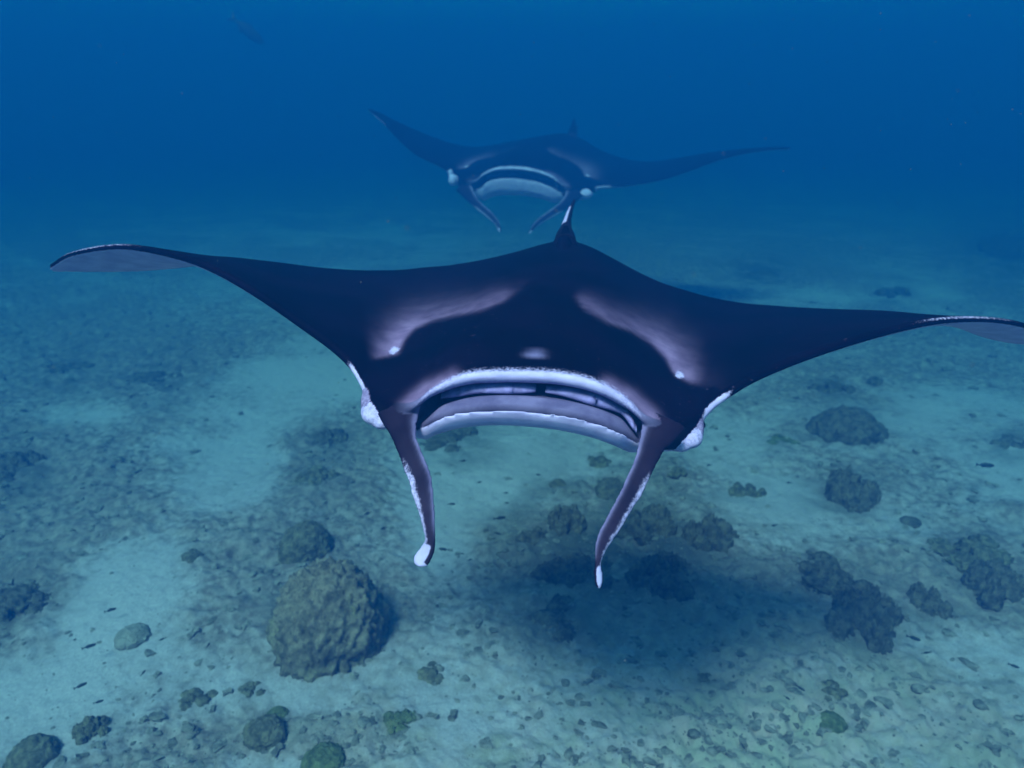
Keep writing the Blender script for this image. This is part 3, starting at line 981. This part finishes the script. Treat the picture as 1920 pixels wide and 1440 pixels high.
FRONT = [
    wing((94, 500, 2.46), (98, 505, 2.49), .004, .004, .008),
    wing((138, 476, 2.38), (150, 506, 2.54), .008, .004, .009),
    wing((230, 463, 2.28), (250, 505, 2.60), .012, .006, .010),
    wing((330, 480, 2.21), (345, 497, 2.67), .026, .008, .011),
    wing((402, 506, 2.15), (415, 486, 2.76), .020, .010, .012),
    wing((480, 550, 2.09), (500, 493, 2.85), .012, .014, .013),
    wing((560, 604, 2.03), (600, 505, 2.93), .008, .020, .014),
    wing((622, 648, 1.98), (680, 510, 2.99), .008, .030, .015),
    wing((660, 684, 1.95), (750, 509, 3.03), .012, .045, .016),
    wing((683, 722, 1.93), (800, 504, 3.06), .020, .065, .018),
    head((704, 736, 1.87), (712, 790, 1.91), (838, 501, 3.09), .035, .085, 0.0, .020),
    head((738, 752, 1.80), (748, 806, 1.85), (872, 496, 3.11), .045, .100, 0.0, .030),
    head((776, 752, 1.765), (784, 803, 1.80), (906, 490, 3.13), .052, .110, 0.45, .025),
    head((815, 724, 1.765), (818, 786, 1.735), (942, 482, 3.14), .056, .115, 1.0, .02),
    head((870, 701, 1.765), (868, 772, 1.71), (980, 472, 3.15), .060, .12, 1.0, .02),
    head((930, 696, 1.765), (930, 768, 1.70), (1014, 462, 3.16), .062, .12, 1.0, .02),
    head((992, 696, 1.765), (992, 771, 1.70), (1044, 456, 3.17), .062, .12, 1.0, .02),
    head((1058, 701, 1.765), (1058, 779, 1.70), (1074, 456, 3.17), .062, .12, 1.0, .02),
    head((1118, 715, 1.765), (1118, 793, 1.71), (1106, 466, 3.16), .060, .12, 1.0, .02),
    head((1170, 741, 1.78), (1166, 812, 1.735), (1140, 483, 3.15), .056, .115, 1.0, .02),
    head((1211, 777, 1.78), (1200, 830, 1.81), (1175, 502, 3.13), .052, .110, 0.45, .025),
    head((1258, 790, 1.82), (1245, 842, 1.86), (1210, 520, 3.11), .045, .100, 0.0, .030),
    head((1296, 780, 1.89), (1288, 832, 1.93), (1245, 535, 3.09), .035, .085, 0.0, .020),
    wing((1326, 766, 1.95), (1290, 549, 3.05), .020, .065, .018),
    wing((1356, 742, 1.97), (1330, 560, 3.01), .012, .045, .016),
    wing((1412, 708, 1.99), (1390, 571, 2.96), .008, .030, .015),
    wing((1488, 676, 2.02), (1470, 578, 2.89), .008, .020, .014),
    wing((1570, 648, 2.05), (1560, 583, 2.81), .008, .014, .013),
    wing((1665, 621, 2.10), (1665, 587, 2.73), .010, .010, .012),
    wing((1752, 603, 2.15), (1765, 600, 2.66), .016, .008, .011),
    wing((1835, 599, 2.20), (1850, 630, 2.60), .012, .006, .010),
    wing((1905, 607, 2.27), (1915, 642, 2.54), .010, .004, .010),
    wing((1970, 628, 2.36), (1980, 648, 2.47), .006, .004, .009),
    wing((2015, 652, 2.44), (2018, 656, 2.46), .004, .004, .008),
]
UPV = (0.09, 0.0, 1.0)


def bump_axes(rx, ry, rz):
    return np.diag([rx, ry, rz])


def front_tail(P):
    rows = [(1060, 462, 3.05), (1060, 446, 3.20), (1061, 432, 3.35), (1064, 414, 3.60), (1069, 396, 3.90), (1077, 376, 4.25)]
    p = pt(*np.array(rows).T)

    def colf(f, a):
        w = 0.9 * sstep(0.42, 0.5, f) * (1 - sstep(0.82, 0.9, f)) * (1.0 if math.cos(a) < -0.05 else 0.0)
        return np.stack([w, 0.02 * np.ones_like(f), 0 * f], -1)
    tube(P, p, [.050, .044, .030, .020, .015, .008], colf)


def front_dorsal(P):
    dorsal_fin(P, pt(1050, 472, 2.88), pt(1064, 444, 3.16), pt(1061, 422, 3.14), 0.026)


def fin_rows(rows, d0, d1):
    n = len(rows)
    return [(x, y, d0 + (d1 - d0) * (1 - (1 - min(1, i / (n * 0.7))) ** 2), w, t) for i, (x, y, w, t) in enumerate(rows)]


FIN_L = fin_rows([(748, 768, 84, 0), (751, 788, 70, 0), (755, 806, 54, 0), (761, 829, 46, .05), (770, 852, 46, .1), (779, 875, 47, .1), (788, 897, 46, .1),
                  (792, 920, 44, .1), (797, 943, 38, .15), (801, 966, 31, .2), (804.5, 989, 26, .25), (807, 1010, 23, .3), (805, 1023, 27, .35),
                  (800, 1035, 32, .35), (793, 1046, 35, .3), (787, 1055, 32, .25), (784, 1062, 14, .2)], 1.80, 1.65)
FIN_R = fin_rows([(1244, 788, 92, 0), (1236, 808, 74, 0), (1224, 830, 55, 0), (1215, 853, 47, -.05), (1205, 877, 43, -.1), (1196, 897, 43, -.1), (1187, 917, 42, -.1),
                  (1175, 938, 39, -.15), (1161.5, 962, 38, -.2), (1147.5, 987, 36, -.2), (1138, 1002, 34, -.25), (1128, 1023, 27, -.3), (1122.5, 1045, 17, -.3),
                  (1121, 1058, 13, -.3), (1121, 1072, 17, -.2), (1122, 1090, 16, -.1), (1124, 1104, 8, 0)], 1.82, 1.66)
bumps = [
    (pt(706, 768, 1.91), bump_axes(.040, .070, .032), (.66, 0, .3)),
    (pt(694, 752, 1.93), bump_axes(.022, .060, .044), (.35, .5, .3)),
    (pt(720, 784, 1.89), bump_axes(.036, .050, .024), (.66, 0, .3)),
    (pt(1289, 812, 1.94), bump_axes(.038, .070, .032), (.66, 0, .3)),
    (pt(1302, 798, 1.96), bump_axes(.022, .060, .044), (.35, .5, .3)),
    (pt(1272, 826, 1.91), bump_axes(.036, .050, .024), (.66, 0, .3)),
]
eyes = [(pt(686, 752, 1.94), .014), (pt(1313, 797, 1.97), .014)]
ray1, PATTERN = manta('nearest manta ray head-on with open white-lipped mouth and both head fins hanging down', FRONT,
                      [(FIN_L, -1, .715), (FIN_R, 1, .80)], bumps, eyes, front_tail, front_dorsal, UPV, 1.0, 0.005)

# the second ray, farther off and larger
D2 = 9.0
S2 = D2 / 7.0 * 1.62


def b2(x, y, dd):
    return (x, y, D2 + dd * S2)


BACK = [
    wing(b2(690, 205, .55), b2(693, 206, .57), .004, .004, .009),
    wing(b2(706, 219, .50), b2(712, 213, .66), .006, .004, .010),
    wing(b2(722, 234, .46), b2(735, 225, .72), .008, .006, .011),
    wing(b2(740, 253, .42), b2(762, 238, .80), .010, .008, .012),
    wing(b2(760, 273, .38), b2(790, 250, .88), .010, .010, .012),
    wing(b2(782, 290, .33), b2(818, 261, .97), .010, .014, .013),
    wing(b2(806, 302, .28), b2(845, 270, 1.05), .008, .020, .014),
    wing(b2(826, 311, .23), b2(872, 276, 1.15), .008, .030, .015),
    wing(b2(840, 320, .20), b2(895, 277, 1.22), .012, .045, .016),
    wing(b2(850, 329, .18), b2(915, 275, 1.27), .020, .065, .018),
    head(b2(857, 332, .13), b2(861, 350, .17), b2(935, 272, 1.31), .035, .085, 0.0, .020),
    head(b2(872, 335, .06), b2(878, 362, .10), b2(955, 268, 1.35), .045, .100, 0.0, .030),
    head(b2(891, 337, .03), b2(900, 352, .06), b2(972, 265, 1.37), .052, .110, 0.45, .025),
    head(b2(905, 326, .02), b2(912, 341, .05), b2(988, 262, 1.38), .056, .125, 1.0, .02),
    head(b2(925, 316, .01), b2(932, 334, .04), b2(1005, 259, 1.40), .060, .135, 1.0, .02),
    head(b2(947, 313, .00), b2(953, 333, .035), b2(1022, 256, 1.41), .062, .14, 1.0, .02),
    head(b2(970, 313, .00), b2(972, 334, .035), b2(1040, 253, 1.42), .062, .14, 1.0, .02),
    head(b2(994, 316, .00), b2(992, 336, .035), b2(1057, 252, 1.42), .062, .14, 1.0, .02),
    head(b2(1017, 322, .01), b2(1013, 341, .04), b2(1072, 254, 1.41), .060, .135, 1.0, .02),
    head(b2(1038, 331, .02), b2(1030, 348, .05), b2(1086, 260, 1.40), .056, .125, 1.0, .02),
    head(b2(1055, 345, .04), b2(1046, 357, .07), b2(1100, 268, 1.38), .052, .110, 0.45, .025),
    head(b2(1076, 351, .07), b2(1066, 374, .11), b2(1115, 277, 1.36), .045, .100, 0.0, .030),
    head(b2(1100, 349, .14), b2(1092, 368, .18), b2(1132, 286, 1.33), .035, .085, 0.0, .020),
    wing(b2(1122, 350, .20), b2(1150, 293, 1.29), .020, .065, .018),
    wing(b2(1140, 349, .22), b2(1170, 299, 1.25), .012, .045, .016),
    wing(b2(1172, 347, .24), b2(1200, 304, 1.19), .008, .030, .015),
    wing(b2(1207, 343, .27), b2(1230, 304, 1.11), .008, .020, .014),
    wing(b2(1245, 335, .30), b2(1265, 299, 1.03), .008, .014, .013),
    wing(b2(1285, 323, .34), b2(1300, 293, .94), .010, .010, .012),
    wing(b2(1325, 308, .38), b2(1338, 287, .85), .010, .008, .012),
    wing(b2(1365, 295, .44), b2(1375, 283, .77), .008, .006, .011),
    wing(b2(1405, 286, .50), b2(1412, 280, .70), .006, .004, .010),
    wing(b2(1445, 281, .57), b2(1450, 278, .66), .004, .004, .009),
    wing(b2(1480, 279, .63), b2(1482, 278, .65), .004, .004, .009),
]
FIN_L2 = [b2(868, 348, .08) + (34, 0), b2(876, 360, .04) + (26, 0), b2(888, 376, 0) + (18, .05), b2(900, 388, -.03) + (16, .1), b2(912, 398, -.05) + (15, .1),
          b2(923, 408, -.06) + (14, .2), b2(931, 417, -.06) + (11, .3), b2(934, 423, -.06) + (9, .3), b2(936, 429, -.06) + (9, .3), b2(937, 435, -.06) + (5, .2)]
FIN_R2 = [b2(1078, 358, .09) + (36, 0), b2(1071, 370, .05) + (28, 0), b2(1058, 384, .01) + (20, -.05), b2(1044, 394, -.02) + (17, -.1), b2(1030, 403, -.04) + (15, -.1),
          b2(1016, 412, -.05) + (13, -.2), b2(1005, 421, -.05) + (11, -.3), b2(999, 428, -.05) + (8, -.3), b2(995, 433, -.05) + (7, -.2), b2(991, 438, -.05) + (4, 0)]


def back_tail(P):
    rows = [b2(1070, 262, 1.2), b2(1074, 252, 1.4), b2(1077, 246, 1.7), b2(1080, 240, 2.1), b2(1083, 236, 2.5)]
    p = pt(*np.array(rows).T)
    tube(P, p, np.array([.045, .035, .025, .016, .010]) * S2, lambda f, a: np.stack([0 * f, .1 + 0 * f, 0 * f], -1))


def back_dorsal(P):
    dorsal_fin(P, pt(*b2(1062, 258, 1.15)), pt(*b2(1080, 250, 1.36)), pt(*b2(1077, 221, 1.36)), 0.02 * S2)


bumps2 = [
    (pt(*b2(850, 338, .13)), bump_axes(.030 * S2, .05 * S2, .036 * S2), (1, 0, 0)),
    (pt(*b2(845, 326, .17)), bump_axes(.016 * S2, .03 * S2, .030 * S2), (.8, 0, 0)),
    (pt(*b2(1098, 364, .14)), bump_axes(.044 * S2, .05 * S2, .030 * S2), (1, 0, 0)),
]
eyes2 = [(pt(*b2(846, 333, .19)), .014 * S2), (pt(*b2(1112, 358, .2)), .014 * S2)]
_, s2 = catmull(np.zeros((len(BACK), 2)), 230)
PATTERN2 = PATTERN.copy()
PATTERN2[:, :NA, 1] *= (1 - 0.85 * sstep(10.6, 12.2, s2) * (1 - sstep(15.8, 16.6, s2)))[:, None]
PATTERN2[..., 1] *= 0.75
PATTERN2[s2 > 27, :NA + NB1 + NB2 + NC2, 0] *= 0.2
PATTERN2[:, :NA, 2] *= 0.0                       # no pale spot on this one's head
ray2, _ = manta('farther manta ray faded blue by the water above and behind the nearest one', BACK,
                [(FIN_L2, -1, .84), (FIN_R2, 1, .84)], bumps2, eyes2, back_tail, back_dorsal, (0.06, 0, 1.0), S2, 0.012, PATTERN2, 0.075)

# ------------------------------------------------------------------ small fish
def fish_mesh():
    n, L = 16, 10
    V, Fc = [], []
    for i in range(n):
        f = i / (n - 1)
        r = 0.135 * (math.sin(math.pi * min(1, f * 0.98 + 0.02) ** 0.75)) ** 0.8 + 0.010
        if f > 0.8: r = max(0.022, r)
        for j in range(L):
            a = 2 * math.pi * j / L
            V.append((0.5 - f * 0.82, 0.5 * r * math.cos(a), r * math.sin(a)))
    for i in range(n - 1):
        for j in range(L):
            j2 = (j + 1) % L
            Fc.append((i * L + j, (i + 1) * L + j, (i + 1) * L + j2, i * L + j2))
    Fc.append(tuple(range(L)))
    Fc.append(tuple((n - 1) * L + j for j in reversed(range(L))))

    def plate(pts, th):
        o = len(V)
        for sgn in (-1, 1):
            for (x, z) in pts:
                V.append((x, sgn * th, z))
        k = len(pts)
        Fc.append(tuple(o + i for i in range(k)))
        Fc.append(tuple(o + k + i for i in reversed(range(k))))
        for i in range(k):
            i2 = (i + 1) % k
            Fc.append((o + i, o + k + i, o + k + i2, o + i2))
    plate([(-0.29, 0.02), (-0.50, 0.15), (-0.43, 0.0), (-0.50, -0.15), (-0.29, -0.02)], 0.008)
    plate([(0.18, 0.10), (0.05, 0.19), (-0.18, 0.09), (-0.20, 0.05)], 0.007)
    plate([(0.02, -0.10), (-0.08, -0.18), (-0.20, -0.05)], 0.007)
    return mesh_from('small_fish', V, Fc)


FISH_ME = fish_mesh()
FISH_ME.materials.append(M_FISH)
FISH = [  # px, py, length px, height over the bed, heading deg, where
    (936, 971, 25, .25, 8, 'long grey fish over sand between the two head fins'),
    (833, 1030, 22, .30, -8, 'grey fish beside the white tip of the left head fin'),
    (846, 945, 15, .25, 4, 'little grey fish right of the middle of the left head fin'),
    (948, 924, 10, .2, 0, 'tiny dark fish over sand, upper of two above the long grey fish'),
    (950, 943, 10, .2, 5, 'tiny dark fish over sand, just above the long grey fish'),
    (868, 864, 12, .2, 12, 'tiny dark fish under the left corner of the mouth'),
    (898, 904, 11, .2, 10, 'tiny dark fish on the sand below the middle of the mouth'),
    (932, 1000, 14, .2, -10, 'tiny dark fish just below the long grey fish'),
    (880, 1050, 12, .2, 20, 'tiny dark fish lowest and rightmost near the white left fin tip'),
    (868, 1038, 9, .2, 0, 'speck of a fish between the grey fish at the left fin tip and one below'),
    (1846, 872, 32, .35, -12, 'dark fish low over sand under the far end of the right wing'),
    (166, 1212, 26, .15, 18, 'slim dark fish over the bright sand left of the smooth pale rock'),
    (150, 1286, 22, .15, 22, 'slim dark fish lower down the bright sand channel'),
    (184, 1316, 18, .15, 20, 'small slim fish lowest in the bright sand channel above the reddish lump'),
    (268, 1262, 14, .15, 50, 'small steeply angled fish below the smooth pale rock'),
    (390, 1210, 16, .15, 55, 'small steeply angled fish midway from pale rock to biggest boulder'),
    (305, 1198, 14, .15, 30, 'small dark fish just right of the smooth pale rock'),
    (206, 1144, 22, .15, 20, 'slim dark fish at the upper end of the bright sand channel'),
    (1712, 1196, 26, .12, -25, 'slim fish just right of the largest coral bush'),
    (1735, 1224, 18, .12, 5, 'small slim fish below the one beside the largest coral bush'),
    (1500, 1290, 18, .12, -30, 'slim dark fish over rubble left of the flat reddish plate'),
    (1475, 1308, 14, .12, -35, 'smaller slim fish just below left of another over rubble'),
    (1900, 1248, 18, .12, -20, 'slim dark fish at the right edge over open rubble'),
    (1395, 1402, 16, .12, -45, 'slim slanting fish near the bottom edge right of centre'),
    (1010, 890, 10, .2, 0, 'tiny dark fish just left of the tiny coral knob'),
    (1105, 1188, 12, .15, 10, 'tiny fish in the lower shade straight below the right fin tip'),
    (760, 1132, 9, .2, 10, 'tiny fish right of the top of the biggest boulder'),
    (690, 962, 16, .2, 25, 'small dark fish left of the left head fin, upper of two'),
    (720, 990, 14, .2, 20, 'small dark fish left of the left head fin, lower of two'),
    (660, 905, 12, .2, 15, 'tiny fish beside the wide low coral mound'),
    (1180, 1230, 12, .15, -20, 'tiny fish at the lower rim of the shaded patch'),
    (1330, 872, 12, .2, 8, 'tiny dark fish over sand below the right cheek'),
    (1480, 905, 12, .2, -5, 'tiny dark fish left of the bushy coral under the right wing'),
    (1452, 985, 13, .2, 10, 'tiny dark fish over pale sand above the small dark tuft'),
    (1290, 1310, 10, .12, 20, 'tiny fish below the flat brown coral at the shade rim'),
    (1010, 1330, 10, .12, 40, 'tiny fish over rubble below the shade, bottom centre'),
]
for (px, py, ln, hh, hd, lab) in FISH:
    x, y, t = floor_pt(px, py)
    k = (CAM_H - hh) / CAM_H
    o = link('small_fish', FISH_ME)
    o.location = (x * k, y * k, CAM_H + (0 - CAM_H) * k)
    s = ln * t * k / F * rnd.uniform(0.95, 1.1)
    o.scale = (s, s, s)
    o.rotation_euler = (0, math.radians(rnd.uniform(-6, 6)), math.radians(hd) * 1.6 + (math.pi if rnd.random() < 0.35 else 0))
    tag(o, lab, 'fish', 'small fish over the seabed')

# a large fish fading out in the blue, high at the left
o = link('large_fish', FISH_ME.copy())
p = pt(462, 55, 14.5)
o.location = p
o.scale = (0.75, 0.75, 0.75)
o.rotation_euler = (0, math.radians(40), math.radians(20))
tag(o, 'barely visible large fish in the blue water high at the left', 'fish')

# drifting specks in the water (nobody could count them)
rs = np.random.RandomState(12)
V0, F0 = ico(1)
VV, FF = [], []
for k in range(260):
    d = rs.uniform(0.7, 4.0)
    c = pt(rs.uniform(-100, 2020), rs.uniform(-100, 1500), d)
    if c[2] < 0.3: continue
    r = rs.uniform(0.0004, 0.0011) * (0.6 + 0.5 * d)
    FF += [[i + len(VV) * len(V0) for i in f] for f in F0]
    VV.append(V0 * r * np.array([1, rs.uniform(.5, 1.5), rs.uniform(.5, 1.5)]) + c)
me = mesh_from('plankton', np.vstack(VV), FF)
o = link('plankton', me, mat=plain('plankton', (0.10, 0.10, 0.11), 0.9, 0.05))
tag(o, 'tiny pale specks drifting in the water', kind='stuff')
